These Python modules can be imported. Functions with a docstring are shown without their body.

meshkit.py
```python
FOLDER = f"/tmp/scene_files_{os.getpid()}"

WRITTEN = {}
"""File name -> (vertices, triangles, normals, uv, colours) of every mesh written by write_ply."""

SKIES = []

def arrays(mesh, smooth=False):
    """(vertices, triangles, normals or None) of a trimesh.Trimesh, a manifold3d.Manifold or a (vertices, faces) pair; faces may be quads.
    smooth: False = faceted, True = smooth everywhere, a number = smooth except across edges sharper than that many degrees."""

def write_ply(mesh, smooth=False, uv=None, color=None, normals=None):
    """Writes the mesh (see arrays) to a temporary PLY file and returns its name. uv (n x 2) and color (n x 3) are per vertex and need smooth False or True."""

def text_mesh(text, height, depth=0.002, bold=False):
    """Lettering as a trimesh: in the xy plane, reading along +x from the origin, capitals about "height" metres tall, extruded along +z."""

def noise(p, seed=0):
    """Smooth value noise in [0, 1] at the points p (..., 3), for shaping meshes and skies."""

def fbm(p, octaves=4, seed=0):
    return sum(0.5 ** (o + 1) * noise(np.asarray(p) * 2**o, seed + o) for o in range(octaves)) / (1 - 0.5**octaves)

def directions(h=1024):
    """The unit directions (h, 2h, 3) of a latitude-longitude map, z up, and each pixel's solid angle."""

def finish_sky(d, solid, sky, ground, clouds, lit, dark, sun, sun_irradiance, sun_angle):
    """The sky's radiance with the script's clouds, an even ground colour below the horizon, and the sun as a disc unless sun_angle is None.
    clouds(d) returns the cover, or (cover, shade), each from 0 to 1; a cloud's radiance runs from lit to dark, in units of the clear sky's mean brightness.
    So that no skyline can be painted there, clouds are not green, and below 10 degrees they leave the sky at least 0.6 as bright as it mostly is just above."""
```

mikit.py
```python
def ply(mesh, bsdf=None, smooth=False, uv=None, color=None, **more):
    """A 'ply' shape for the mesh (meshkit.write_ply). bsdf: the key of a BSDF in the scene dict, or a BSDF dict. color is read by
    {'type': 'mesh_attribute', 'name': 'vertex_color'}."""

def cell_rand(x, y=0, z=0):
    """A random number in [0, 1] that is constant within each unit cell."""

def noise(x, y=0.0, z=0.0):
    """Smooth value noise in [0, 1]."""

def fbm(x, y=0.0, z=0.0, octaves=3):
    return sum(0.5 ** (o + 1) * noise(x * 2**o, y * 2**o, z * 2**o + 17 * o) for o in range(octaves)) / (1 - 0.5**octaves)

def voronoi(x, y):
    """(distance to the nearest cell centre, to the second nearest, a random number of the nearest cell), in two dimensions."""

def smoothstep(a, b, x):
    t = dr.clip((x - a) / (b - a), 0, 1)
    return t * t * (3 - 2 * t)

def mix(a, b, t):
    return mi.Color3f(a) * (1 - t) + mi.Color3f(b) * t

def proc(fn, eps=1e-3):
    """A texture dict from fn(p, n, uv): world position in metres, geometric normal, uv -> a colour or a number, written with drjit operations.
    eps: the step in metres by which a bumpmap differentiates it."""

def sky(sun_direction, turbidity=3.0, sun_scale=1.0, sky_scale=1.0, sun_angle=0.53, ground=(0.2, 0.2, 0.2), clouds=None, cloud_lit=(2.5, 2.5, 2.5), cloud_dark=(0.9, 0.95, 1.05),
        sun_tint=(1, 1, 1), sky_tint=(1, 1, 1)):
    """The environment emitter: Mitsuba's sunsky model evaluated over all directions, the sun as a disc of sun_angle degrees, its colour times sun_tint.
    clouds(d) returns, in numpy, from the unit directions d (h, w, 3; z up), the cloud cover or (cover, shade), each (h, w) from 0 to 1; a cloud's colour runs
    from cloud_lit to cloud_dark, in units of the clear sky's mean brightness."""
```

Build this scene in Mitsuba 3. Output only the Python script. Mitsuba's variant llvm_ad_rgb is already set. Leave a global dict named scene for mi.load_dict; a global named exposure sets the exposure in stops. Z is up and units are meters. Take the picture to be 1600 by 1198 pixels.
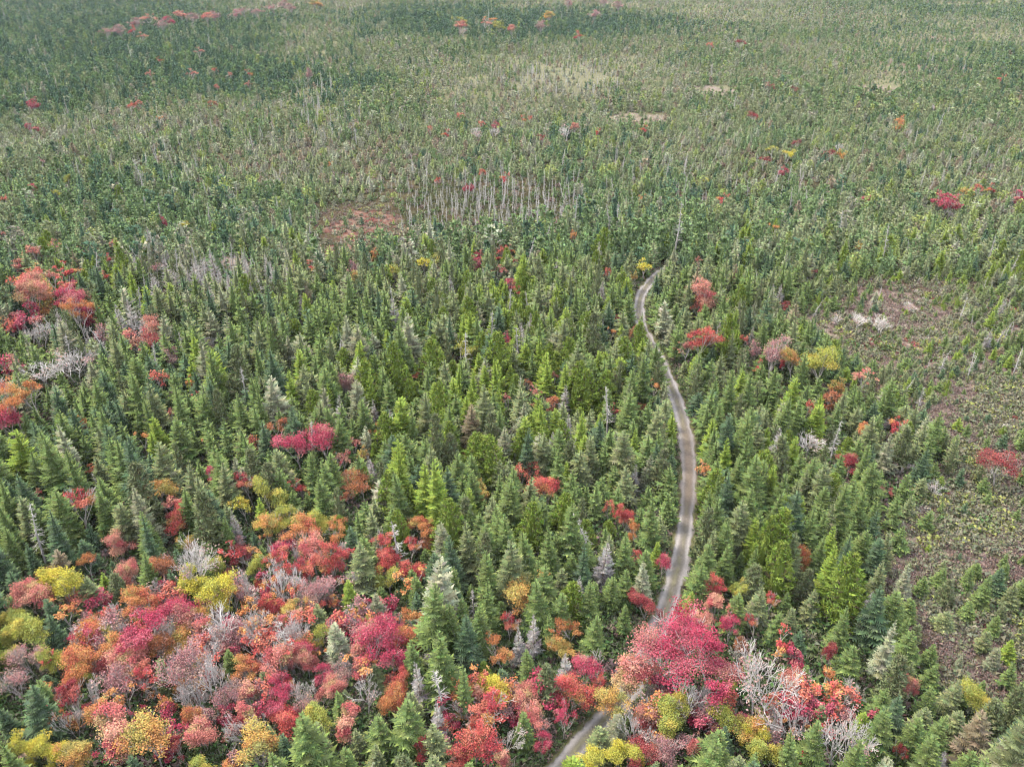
import math, random
import numpy as np, trimesh, drjit as dr, mitsuba as mi, mikit, meshkit

random.seed(7)
R = np.random.default_rng(7)
scene, labels = {}, {}

# ------------------------------------------------------------------ camera, sky, exposure
H, PITCH, FPX = 64.0, 29.6, 1250.0            # height above the bog, degrees below level, focal length in pixels of the 1600 px photo
CP, SP = math.cos(math.radians(PITCH)), math.sin(math.radians(PITCH))
T = mi.ScalarTransform4f
scene['camera'] = {'type': 'perspective', 'fov': math.degrees(2 * math.atan(800 / FPX)), 'fov_axis': 'x', 'near_clip': 1.0, 'far_clip': 20000.0,
                   'to_world': T().look_at(origin=[0, 0, H], target=[0, CP, H - SP], up=[0, 0, 1])}
scene['sky'] = mikit.sky([-0.60, 0.25, 0.80], turbidity=3, sun_scale=0.46, sun_angle=24, clouds=lambda d: (np.ones(d.shape[:-1]), 1 - np.clip(d[..., 2], 0, 1) ** 0.9),
                         cloud_lit=(2.95, 3.0, 3.15), cloud_dark=(1.05, 1.08, 1.14), sun_tint=(0.94, 1.0, 1.08))
exposure = 3.85


def hill(x, y):
    """Height of the ground: level round the track, gently rolling farther out."""
    x, y = np.asarray(x, float), np.asarray(y, float)
    ramp = np.clip((y - 195) / 160, 0, 1)
    p = np.stack([x / 130.0, y / 130.0, x * 0 + 0.5], -1)
    return ramp * ramp * (3 - 2 * ramp) * (meshkit.fbm(p, 3, 5) - 0.5) * 13


def at(u, v, h=0.0):
    """The place (x, y) whose point h metres above the ground is seen at pixel (u, v) of the 1600 x 1198 photograph."""
    u, v, z = np.asarray(u, float), np.asarray(v, float), 0.0
    a, b = (u - 800) / FPX, (v - 599) / FPX
    dx, dy, dz = a, CP - b * SP, -SP - b * CP
    for _ in range(5):
        t = (z + h - H) / np.minimum(dz, -0.02)
        z = hill(dx * t, dy * t)
    return dx * t, dy * t


def pix(x, y, z=0.0):
    """(u, v, pixels of the photograph per metre) of a point."""
    d = y * CP + (H - z) * SP
    return 800 + FPX * x / d, 599 + FPX * ((H - z) * CP - y * SP) / d, FPX / d


# ------------------------------------------------------------------ materials
VC = {'type': 'mesh_attribute', 'name': 'vertex_color'}
scene['leaf_matter'] = {'type': 'twosided', 'bsdf': {'type': 'diffuse', 'reflectance': VC}}
scene['wood_matter'] = {'type': 'twosided', 'bsdf': {'type': 'diffuse', 'reflectance': VC}}

PATCH = []      # bare openings in the bog: centre, half sizes (metres), kind
for u, v, w, h, k in [(560, 348, 52, 26, 3), (532, 388, 30, 16, 3), (350, 408, 36, 7, 0), (998, 188, 50, 10, 1), (1120, 143, 32, 8, 1), (1372, 140, 34, 10, 1), (1000, 245, 60, 8, 0),
                      (1300, 20, 50, 10, 0), (1480, 60, 45, 8, 0), (1440, 100, 60, 9, 0), (1520, 560, 190, 110, 2), (1380, 500, 110, 60, 2), (1555, 790, 90, 65, 2), (1540, 670, 75, 40, 2), (1560, 945, 130, 130, 0), (1270, 515, 40, 18, 0)]:
    x, y = at(u, v)
    k2 = pix(x, y)[2]
    depth = abs(float(at(u, v + h / 2)[1] - at(u, v - h / 2)[1]))
    PATCH.append((float(x), float(y), w / float(k2), max(depth, 2.0), k))


def ground_colour(p, n, uv):
    a = mikit.fbm(p.x * 0.09, p.y * 0.09, 0.0, 4)
    b = mikit.fbm(p.x * 0.9, p.y * 0.9, 3.0, 3)
    c = mikit.fbm(p.x * 3.1, p.y * 3.1, 8.0, 2)
    col = mikit.mix((0.030, 0.032, 0.017), (0.064, 0.049, 0.034), mikit.smoothstep(0.35, 0.7, a)) * 0.7
    col = mikit.mix(col, mi.Color3f(0.075, 0.071, 0.038), mikit.smoothstep(0.5, 0.75, b) * 0.6)
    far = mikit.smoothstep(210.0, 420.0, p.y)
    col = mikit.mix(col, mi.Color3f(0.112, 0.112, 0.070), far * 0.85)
    for x, y, rx, ry, k in PATCH:
        d = dr.sqrt(dr.square((p.x - x) / rx) + dr.square((p.y - y) / ry)) + (a - 0.5) * 1.9 + (b - 0.5) * 0.7
        inside = 1 - mikit.smoothstep(0.75, 1.15, d)
        one = [((0.105, 0.080, 0.068), (0.138, 0.112, 0.092)), ((0.140, 0.118, 0.105), (0.105, 0.092, 0.066)), ((0.108, 0.080, 0.070), (0.140, 0.118, 0.102)), ((0.085, 0.042, 0.034), (0.125, 0.085, 0.07))][k]
        col = mikit.mix(col, mikit.mix(one[0], one[1], mikit.smoothstep(0.35, 0.65, b)), inside)
    return col * (0.7 + 0.6 * c)


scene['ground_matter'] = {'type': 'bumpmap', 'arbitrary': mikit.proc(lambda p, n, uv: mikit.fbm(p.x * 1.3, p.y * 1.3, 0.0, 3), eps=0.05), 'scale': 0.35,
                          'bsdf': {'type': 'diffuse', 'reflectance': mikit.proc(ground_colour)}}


def track_colour(p, n, uv):
    s = uv.x * 3.5                                   # metres from the middle
    a = mikit.fbm(p.x * 1.1, p.y * 0.5, 1.0, 3)
    c = mikit.fbm(p.x * 5.0, p.y * 5.0, 5.0, 2)
    rut = dr.exp(-dr.square((dr.abs(s) - 0.74 + (a - 0.5) * 0.22) / 0.30))
    mid = dr.exp(-dr.square((s + (a - 0.5) * 0.3) / 0.26))
    col = mikit.mix((0.105, 0.096, 0.088), (0.205, 0.195, 0.195), rut)
    col = mikit.mix(col, mi.Color3f(0.115, 0.11, 0.07), mid * mikit.smoothstep(0.25, 0.6, a) * 0.75)
    brown = mikit.smoothstep(76.0, 84.0, p.y) * (1 - mikit.smoothstep(94.0, 104.0, p.y))
    col = mikit.mix(col, mi.Color3f(0.15, 0.118, 0.098), brown * (1 - rut * 0.6) * 0.75)
    edge = mikit.smoothstep(0.92, 1.3, dr.abs(s) + (a - 0.5) * 1.3)
    col = mikit.mix(col, mi.Color3f(0.075, 0.075, 0.038), edge)
    return col * (0.85 + 0.3 * c)


scene['track_matter'] = {'type': 'twosided', 'bsdf': {'type': 'diffuse', 'reflectance': mikit.proc(track_colour)}}
scene['rock_matter'] = {'type': 'diffuse', 'reflectance': mikit.proc(lambda p, n, uv: mikit.mix((0.17, 0.16, 0.152), (0.31, 0.295, 0.285), mikit.fbm(p.x * 1.5, p.y * 1.5, p.z * 1.5, 3)))}

# ------------------------------------------------------------------ the ground and the track


def sheet(xs, ys):
    X, Y = np.meshgrid(xs, ys)
    v = np.stack([X, Y, hill(X, Y)], -1).reshape(-1, 3)
    i = np.arange(len(ys) - 1)[:, None] * len(xs) + np.arange(len(xs) - 1)[None]
    return v, np.stack([i, i + 1, i + 1 + len(xs), i + len(xs)], -1).reshape(-1, 4)


xs = np.unique(np.concatenate([np.linspace(-9000, -900, 12), np.arange(-900, 901, 18.0), np.linspace(900, 9000, 12)]))
ys = np.unique(np.concatenate([np.linspace(-3000, 0, 8), np.arange(0, 1301, 15.0), np.linspace(1300, 16000, 16)]))
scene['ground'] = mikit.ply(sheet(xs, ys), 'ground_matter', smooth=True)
labels['ground'] = {'kind': 'structure', 'label': 'brown and olive bog and forest floor under the trees', 'category': 'ground'}

TRACK = [(790, 1290), (835, 1240), (880, 1198), (905, 1165), (932, 1138), (962, 1105), (992, 1062), (1018, 1008), (1036, 966), (1052, 915), (1064, 865), (1072, 810), (1076, 750), (1074, 700), (1066, 655), (1052, 612),
         (1038, 580), (1023, 548), (1008, 520), (999, 495), (999, 472), (1007, 452), (1020, 437), (1034, 425), (1048, 416)]
tx, ty = at(*np.array(TRACK, float).T)
from scipy.interpolate import CubicSpline
s0 = np.concatenate([[0], np.cumsum(np.hypot(np.diff(tx), np.diff(ty)))])
spl = CubicSpline(s0, np.stack([tx, ty], 1))
ss = np.arange(0, s0[-1], 1.0)
TC = spl(ss)
tan = spl(ss, 1)
tan /= np.linalg.norm(tan, axis=1, keepdims=True)
nor = np.stack([tan[:, 1], -tan[:, 0]], 1)
cross = [(-1.95, -0.08), (-1.5, 0.05), (-1.2, 0.07), (-0.85, 0.03), (-0.4, 0.10), (0, 0.12), (0.4, 0.10), (0.85, 0.03), (1.2, 0.07), (1.5, 0.05), (1.95, -0.08)]
wob = (meshkit.fbm(np.stack([ss / 6, ss * 0, ss * 0], 1), 2, 3) - 0.5) * 0.5
tv = np.concatenate([np.stack([TC[:, 0] + nor[:, 0] * s * (1 + wob), TC[:, 1] + nor[:, 1] * s * (1 + wob), hill(TC[:, 0], TC[:, 1]) + z], 1)[:, None] for s, z in cross], 1)
m, k = tv.shape[:2]
i = np.arange(m - 1)[:, None] * k + np.arange(k - 1)[None]
scene['track'] = mikit.ply((tv.reshape(-1, 3), np.stack([i, i + 1, i + 1 + k, i + k], -1).reshape(-1, 4)), 'track_matter', smooth=True,
                           uv=np.stack([np.tile(np.array([c[0] / 3.5 for c in cross]), m), np.repeat(ss, k)], 1))
labels['track'] = {'kind': 'structure', 'label': 'pale two-rut gravel track winding through the forest', 'category': 'track'}
from scipy.spatial import cKDTree
track_tree = cKDTree(TC)

# ------------------------------------------------------------------ tree meshes (unit: metres; the conifers 9 m tall, the leaf trees 8 m)


class Pile:
    """Triangles with one colour each corner."""
    def __init__(self): self.v, self.c = [], []
    def tri(self, pts, col):                        # pts (n, 3, 3), col (n, 3)
        pts, col = np.asarray(pts, float), np.asarray(col, float)
        self.v.append(pts.reshape(-1, 3)); self.c.append(np.repeat(np.broadcast_to(col, (len(pts), 3)), 3, 0))
    def tube(self, p, q, r0, r1, col, sides=3):
        p, q = np.atleast_2d(np.asarray(p, float)), np.atleast_2d(np.asarray(q, float))
        n = len(p)
        r0, r1 = np.broadcast_to(r0, n)[:, None, None], np.broadcast_to(r1, n)[:, None, None]
        d = q - p; d /= np.linalg.norm(d, axis=1, keepdims=True) + 1e-9
        a = np.cross(d, [0.31, 0.2, 0.93]); a /= np.linalg.norm(a, axis=1, keepdims=True) + 1e-9; b = np.cross(d, a)
        w = np.arange(sides) * 2 * np.pi / sides
        ring = np.cos(w)[None, :, None] * a[:, None] + np.sin(w)[None, :, None] * b[:, None]
        A, B = p[:, None] + ring * r0, q[:, None] + ring * r1
        A2, B2 = np.roll(A, -1, 1), np.roll(B, -1, 1)
        col = np.repeat(np.broadcast_to(np.asarray(col, float), (n, 3)), sides, 0)
        self.tri(np.stack([A, A2, B2], 2).reshape(-1, 3, 3), col); self.tri(np.stack([A, B2, B], 2).reshape(-1, 3, 3), col)
    def ply(self, mat):
        v, c = np.concatenate(self.v), np.concatenate(self.c)
        return mikit.ply((v, np.arange(len(v)).reshape(-1, 3)), mat, color=np.clip(c, 0.004, 0.9))


def tint(rng, base, n, spread=0.22, hue=0.10):
    base = np.asarray(base, float)
    return base * (1 + spread * rng.standard_normal((n, 1))) .clip(0.5, 1.6) * (1 + hue * rng.standard_normal((n, 3)))


def profile(t, kind):
    if kind == 'column': return (1 - t) ** 0.62 * (0.82 + 0.18 * np.minimum(1, t / 0.25))
    if kind == 'round': return np.sqrt(np.clip(1 - t ** 2.2, 0, 1)) * (0.7 + 0.3 * np.minimum(1, t / 0.3))
    return (1 - t) ** 0.85 * (0.86 + 0.14 * np.minimum(1, t / 0.18))


def spruce(seed, whorls, arms, sprays, base, width=1.55, kind='cone', low=0.07, bare=0.0, thin=1.0, core=True, core_base=None, tip=None):
    """A conifer 9 m tall: whorls of drooping boughs, each a spine with pairs of side sprays."""
    rng = np.random.default_rng(seed)
    cr, tr = Pile(), Pile()
    hgt = 9.0
    zs = low + (0.985 - low) * (np.linspace(0, 1, whorls) ** 0.92)
    lop = rng.uniform(0, 6.28)
    for t in zs:
        L0 = width * profile(t, kind) + 0.10
        n = max(3, int(round(arms * (0.55 + 0.45 * L0 / width))))
        az = rng.uniform(0, 6.28) + np.arange(n) * 6.283 / n + rng.normal(0, 0.22, n)
        L = L0 * rng.uniform(0.68, 1.18, n) * (1 + 0.12 * np.cos(az - lop))
        keep = rng.random(n) >= bare
        az, L = az[keep], L[keep]
        n = len(az)
        if not n: continue
        z = hgt * t + rng.normal(0, 0.10, n)
        out = np.stack([np.cos(az), np.sin(az), az * 0], 1)
        side = np.stack([-np.sin(az), np.cos(az), az * 0], 1)
        rise = (rng.uniform(-0.30, 0.05, n) + 0.75 * t ** 2)             # low boughs droop, the leader's point up
        col = tint(rng, base, n, 0.20, 0.06)
        org = np.stack([z * 0, z * 0, z], 1)

        def P(f, s=0.0, up=0.0):
            return org + out * (L * f)[:, None] + side * (L * s)[:, None] + np.array([0, 0, 1.0]) * (L * (rise * f + 0.16 * f * f + up))[:, None]
        w0 = 0.16 * thin
        cr.tri(np.stack([P(0.55, -w0), P(0.55, w0), P(1.08)], 1), col * 1.0)
        cr.tri(np.stack([P(0.10, -0.06), P(0.6, -w0, -0.05), P(0.6, w0)], 1), col)
        for j in range(sprays):
            f = 0.22 + 0.62 * (j + 0.5) / sprays
            ln = (0.52 - 0.30 * f) * rng.uniform(0.8, 1.25)
            for sg in (-1, 1):
                a = rng.normal(0, 0.05, n)
                p0, p1, p2 = P(f - 0.10 * thin), P(f + 0.10 * thin), P(f + 0.62 * ln, sg * ln, -0.05)
                p2 = p2 + np.array([0, 0, 1.0]) * (a * L)[:, None]
                cr.tri(np.stack([p0, p1, p2], 1), col * rng.uniform(0.85, 1.15, (n, 1)))
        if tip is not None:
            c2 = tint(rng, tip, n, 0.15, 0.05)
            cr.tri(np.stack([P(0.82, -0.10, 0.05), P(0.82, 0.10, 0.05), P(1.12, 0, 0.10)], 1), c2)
    cr.tri([[[-.06, 0, 8.5], [.06, 0, 8.5], [0, 0, 9.25]], [[0, -.06, 8.5], [0, .06, 8.5], [0, 0, 9.25]]], np.asarray(base) * 1.1)
    if core:                                         # the tangle of inner twigs
        ring = np.arange(7) * 6.283 / 7
        for a, b in ((low + 0.02, 0.45), (0.45, 0.97)):
            ra, rb = width * 0.42 * profile(np.float64(a), kind), width * 0.42 * profile(np.float64(b), kind) if b < 0.9 else 0.01
            A = np.stack([np.cos(ring) * ra, np.sin(ring) * ra, ring * 0 + 9 * a], 1); B = np.stack([np.cos(ring) * rb, np.sin(ring) * rb, ring * 0 + 9 * b], 1)
            A2, B2 = np.roll(A, -1, 0), np.roll(B, -1, 0)
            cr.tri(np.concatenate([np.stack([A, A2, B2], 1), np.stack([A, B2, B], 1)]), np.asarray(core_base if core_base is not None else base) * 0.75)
    tr.tube([0, 0, -0.4], [0, 0, 4.5], 0.15, 0.09, (0.16, 0.13, 0.11), 5)
    tr.tube([0, 0, 4.5], [0, 0, 8.9], 0.09, 0.015, (0.16, 0.13, 0.11), 4)
    return cr, tr


def pine(seed, tufts, blades, base, width=1.7):
    """A bushy conifer 9 m tall: needle tufts set all over a rounded cone."""
    rng = np.random.default_rng(seed)
    cr, tr = Pile(), Pile()
    t = 0.06 + 0.93 * (rng.random(tufts) ** 1.25)
    rad = width * profile(t, 'column') * np.where(rng.random(tufts) < 0.75, rng.uniform(0.78, 1.12, tufts), rng.uniform(0.3, 0.8, tufts)) + 0.04
    az = rng.uniform(0, 6.283, tufts)
    lumps = 1 + 0.16 * np.sin(az * 3 + t * 17 + seed) * np.sin(t * 23 + seed * 2)
    rad *= lumps
    c = np.stack([np.cos(az) * rad, np.sin(az) * rad, 9 * t - rad * 0.10], 1)
    axis = np.stack([np.cos(az) * 0.9, np.sin(az) * 0.9, 0.55 + 0.9 * t], 1)
    axis /= np.linalg.norm(axis, axis=1, keepdims=True)
    size = rng.uniform(0.34, 0.56, tufts) * (1.05 - 0.35 * t)
    col = tint(rng, base, tufts, 0.20, 0.06)
    for b in range(blades):
        d = axis + rng.normal(0, 0.55, (tufts, 3)); d /= np.linalg.norm(d, axis=1, keepdims=True)
        w = np.cross(d, rng.normal(0, 1, (tufts, 3))); w /= np.linalg.norm(w, axis=1, keepdims=True) + 1e-9
        cr.tri(np.stack([c - d * 0.12 + w * (0.17 * size)[:, None] * 1.3, c - d * 0.12 - w * (0.17 * size)[:, None] * 1.3, c + d * size[:, None]], 1), col * rng.uniform(0.85, 1.15, (tufts, 1)))
    for k in range(46):                              # limbs and inner twigs
        a, q = rng.uniform(0, 6.283), rng.uniform(0.08, 0.9)
        r = width * profile(np.float64(q), 'column') * 0.85
        cr.tube([0, 0, 9 * q - 0.3], [math.cos(a) * r, math.sin(a) * r, 9 * q + 0.25], 0.05, 0.02, (0.13, 0.10, 0.07))
    ring = np.arange(7) * 6.283 / 7
    for a, b in ((0.08, 0.45), (0.45, 0.96)):
        ra, rb = width * 0.45 * profile(np.float64(a), 'column'), width * 0.45 * profile(np.float64(b), 'column')
        A = np.stack([np.cos(ring) * ra, np.sin(ring) * ra, ring * 0 + 9 * a], 1); B = np.stack([np.cos(ring) * rb, np.sin(ring) * rb, ring * 0 + 9 * b], 1)
        A2, B2 = np.roll(A, -1, 0), np.roll(B, -1, 0)
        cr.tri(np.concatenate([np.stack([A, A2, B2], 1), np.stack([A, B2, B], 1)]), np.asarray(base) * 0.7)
    tr.tube([0, 0, -0.4], [0, 0, 4.5], 0.16, 0.10, (0.17, 0.13, 0.10), 5)
    tr.tube([0, 0, 4.5], [0, 0, 8.8], 0.10, 0.02, (0.17, 0.13, 0.10), 4)
    return cr, tr


def tuft_heap(seed, tufts, base, width, kind, size):
    """A small far conifer: a loose heap of needle clumps round a stem, 9 m tall."""
    rng = np.random.default_rng(seed)
    cr, tr = Pile(), Pile()
    t = 0.04 + 0.95 * rng.random(tufts) ** 1.15
    rad = (width * profile(t, kind) * rng.uniform(0.55, 1.1, tufts) * (1 + 0.2 * np.sin(t * 19 + seed)))
    az = rng.uniform(0, 6.283, tufts)
    c = np.stack([np.cos(az) * rad, np.sin(az) * rad, 9 * t], 1)
    up = np.stack([np.cos(az), np.sin(az), 0.35 + t], 1)
    col = tint(rng, base, tufts, 0.2, 0.06)
    for b in range(2):
        d = up + rng.normal(0, 0.5, (tufts, 3)); d /= np.linalg.norm(d, axis=1, keepdims=True)
        w = np.cross(d, rng.normal(0, 1, (tufts, 3))); w /= np.linalg.norm(w, axis=1, keepdims=True) + 1e-9
        s = (size * rng.uniform(0.7, 1.3, tufts))[:, None]
        cr.tri(np.stack([c - d * s * 0.4 + w * s * 0.6, c - d * s * 0.4 - w * s * 0.6, c + d * s], 1), col * rng.uniform(0.88, 1.12, (tufts, 1)))
    ring = np.arange(5) * 6.283 / 5
    A = np.stack([np.cos(ring) * width * 0.5, np.sin(ring) * width * 0.5, ring * 0 + 0.7], 1)
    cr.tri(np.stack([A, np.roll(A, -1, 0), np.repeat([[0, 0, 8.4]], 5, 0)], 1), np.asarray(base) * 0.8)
    tr.tube([0, 0, -0.4], [0, 0, 8.0], 0.14, 0.03, (0.15, 0.125, 0.11), 4)
    return cr, tr


def snag(seed, arms, base, reach=0.75, length=9.0):
    """A dead standing conifer: a grey pole with short broken arms."""
    rng = np.random.default_rng(seed)
    cr, tr = Pile(), Pile()
    bend = rng.normal(0, 0.10, 2)
    top = np.array([bend[0] * 4, bend[1] * 4, length])
    mid = np.array([bend[0], bend[1], length * 0.5])
    base = np.asarray(base)
    tr.tube([0, 0, -0.4], mid, 0.13, 0.085, base, 5); tr.tube(mid, top, 0.085, 0.025, base * 1.05, 4)
    for k in range(arms):
        q = rng.uniform(0.22, 0.98)
        o = mid * (q / 0.5) if q < 0.5 else mid + (top - mid) * ((q - 0.5) / 0.5)
        a, L = rng.uniform(0, 6.283), reach * (1.15 - q) * rng.uniform(0.4, 1.4) + 0.12
        e = o + np.array([math.cos(a) * L, math.sin(a) * L, L * rng.uniform(-0.35, 0.25)])
        cr.tube(o, e, 0.035, 0.012, base * rng.uniform(0.85, 1.1))
        if rng.random() < 0.55:
            m_ = o + (e - o) * 0.55
            cr.tube(m_, m_ + np.array([math.cos(a + 0.8) * L * 0.5, math.sin(a + 0.8) * L * 0.5, 0.05]), 0.02, 0.008, base)
    return cr, tr


def skeleton(rng, height=8.0, spread=0.55, levels=4, kids=(4, 4, 3, 3), prune=0.15):
    """Branches of a vase-shaped leaf tree: (from, to, radius, radius, level)."""
    segs, tips = [], []

    def grow(p, d, L, r, lv):
        bent = d + rng.normal(0, 0.12, 3); bent[2] += 0.10; bent /= np.linalg.norm(bent)
        m_ = p + d * L * 0.5; q = m_ + bent * L * 0.5
        segs.append((p, m_, r, r * 0.82, lv)); segs.append((m_, q, r * 0.82, r * 0.62, lv))
        if lv == levels:
            tips.append((q, m_)); return
        n = kids[lv] + (rng.random() < 0.35) - (rng.random() < 0.25)
        ph = rng.uniform(0, 6.28)
        a = np.cross(bent, [0.3, 0.1, 0.9]); a /= np.linalg.norm(a); b = np.cross(bent, a)
        for j in range(n):
            if lv in (1, 2) and j and rng.random() < prune: continue
            th = spread * rng.uniform(0.55, 1.35)
            w = ph + j * 6.283 / n + rng.normal(0, 0.3)
            nd = bent * math.cos(th) + (a * math.cos(w) + b * math.sin(w)) * math.sin(th)
            nd[2] = max(nd[2], -0.15) + 0.06; nd /= np.linalg.norm(nd)
            grow(p + (q - p) * rng.uniform(0.72, 1.0), nd, L * rng.uniform(0.52, 0.92) * (0.86 if lv else 1.0), r * 0.60, lv + 1)
    stems = 1 if rng.random() < 0.6 else 2
    for s in range(stems):
        d = np.array([rng.normal(0, 0.16 * stems), rng.normal(0, 0.16 * stems), 1.0]); d /= np.linalg.norm(d)
        grow(np.array([rng.normal(0, 0.1), rng.normal(0, 0.1), -0.3]), d, 2.7, 0.115 if stems == 1 else 0.085, 0)
    return segs, tips


def leaf_tree(seed, colours, leaves=14, leaf=0.27, cover=1.0, bark=(0.30, 0.28, 0.27), bits=1.0, spread=0.55, twig=1.0, clump=0.55, kids=(4, 4, 3, 3), prune=0.15):
    """Trunk and limbs with leaf clusters at the ends of the twigs. colours: (weight, albedo) pairs; cover: the share of twigs in leaf."""
    rng = np.random.default_rng(seed)
    segs, tips = skeleton(rng, spread=spread, kids=kids, prune=prune)
    cr, tr = Pile(), Pile()
    q = np.array([t[0] for t in tips])
    mid = (q[:, :2].max(0) + q[:, :2].min(0)) / 2
    sc = np.array([4.6 / max(np.ptp(q[:, 0]), np.ptp(q[:, 1])), 0, 0])[0]
    S = np.array([sc, sc, 8.0 / q[:, 2].max()])
    fix = lambda p: (p - np.array([*mid, 0]) * np.clip(np.asarray(p)[..., 2:] / 4, 0, 1)) * S
    bark = np.asarray(bark)
    lv = np.array([g[4] for g in segs]); keep = (lv < 3) | (rng.random(len(lv)) <= bits)
    P0, P1 = np.array([g[0] for g in segs]), np.array([g[1] for g in segs])
    r0, r1 = np.array([g[2] for g in segs]), np.array([g[3] for g in segs])
    r0, r1 = np.where(lv >= 2, np.maximum(r0, 0.020 * twig), r0) * twig, np.where(lv >= 2, np.maximum(r1, 0.014 * twig), r1) * twig
    for pile, m_, sides, g in ((tr, lv == 0, 5, 0.9), (cr, (lv > 0) & keep, 3, 1.1)):
        pile.tube(fix(P0[m_]), fix(P1[m_]), r0[m_], r1[m_], bark * rng.uniform(0.85, 1.15, (m_.sum(), 1)) * g, sides)
    w = np.array([c[0] for c in colours]); w = w / w.sum(); cols = np.array([c[1] for c in colours])
    q = fix(q); mm = fix(np.array([t[1] for t in tips]))
    # clumps of one shade: neighbouring twigs share it
    key = np.floor(q / 1.3 + rng.random(3)).astype(int)
    shade = {}
    for a, b, k in zip(q, mm, map(tuple, key)):
        if k not in shade: shade[k] = (cols[rng.choice(len(w), p=w)], rng.uniform(0.85, 1.15), rng.random())
        if shade[k][2] > cover + rng.normal(0, 0.12): continue
        n = max(1, int(leaves * rng.uniform(0.7, 1.3)))
        c = a + (b - a) * rng.uniform(-0.2, 0.75, (n, 1)) + rng.normal(0, 1, (n, 3)) * clump * np.array([0.5, 0.5, 0.32])
        u = rng.normal(0, 1, (n, 3)); u[:, 2] *= 0.5; u /= np.linalg.norm(u, axis=1, keepdims=True)
        x = np.cross(u, rng.normal(0, 1, (n, 3)) + np.array([0, 0, 1.2])); x /= np.linalg.norm(x, axis=1, keepdims=True) + 1e-9
        s = leaf * rng.uniform(0.7, 1.3, (n, 1))
        col = tint(rng, shade[k][0] * shade[k][1], n, 0.14, 0.06)
        cr.tri(np.stack([c - u * s * 0.5, c + x * s * 0.42, c + u * s * 0.55], 1), col)
        cr.tri(np.stack([c - u * s * 0.5, c + u * s * 0.55, c - x * s * 0.42], 1), col)
    return cr, tr


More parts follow.
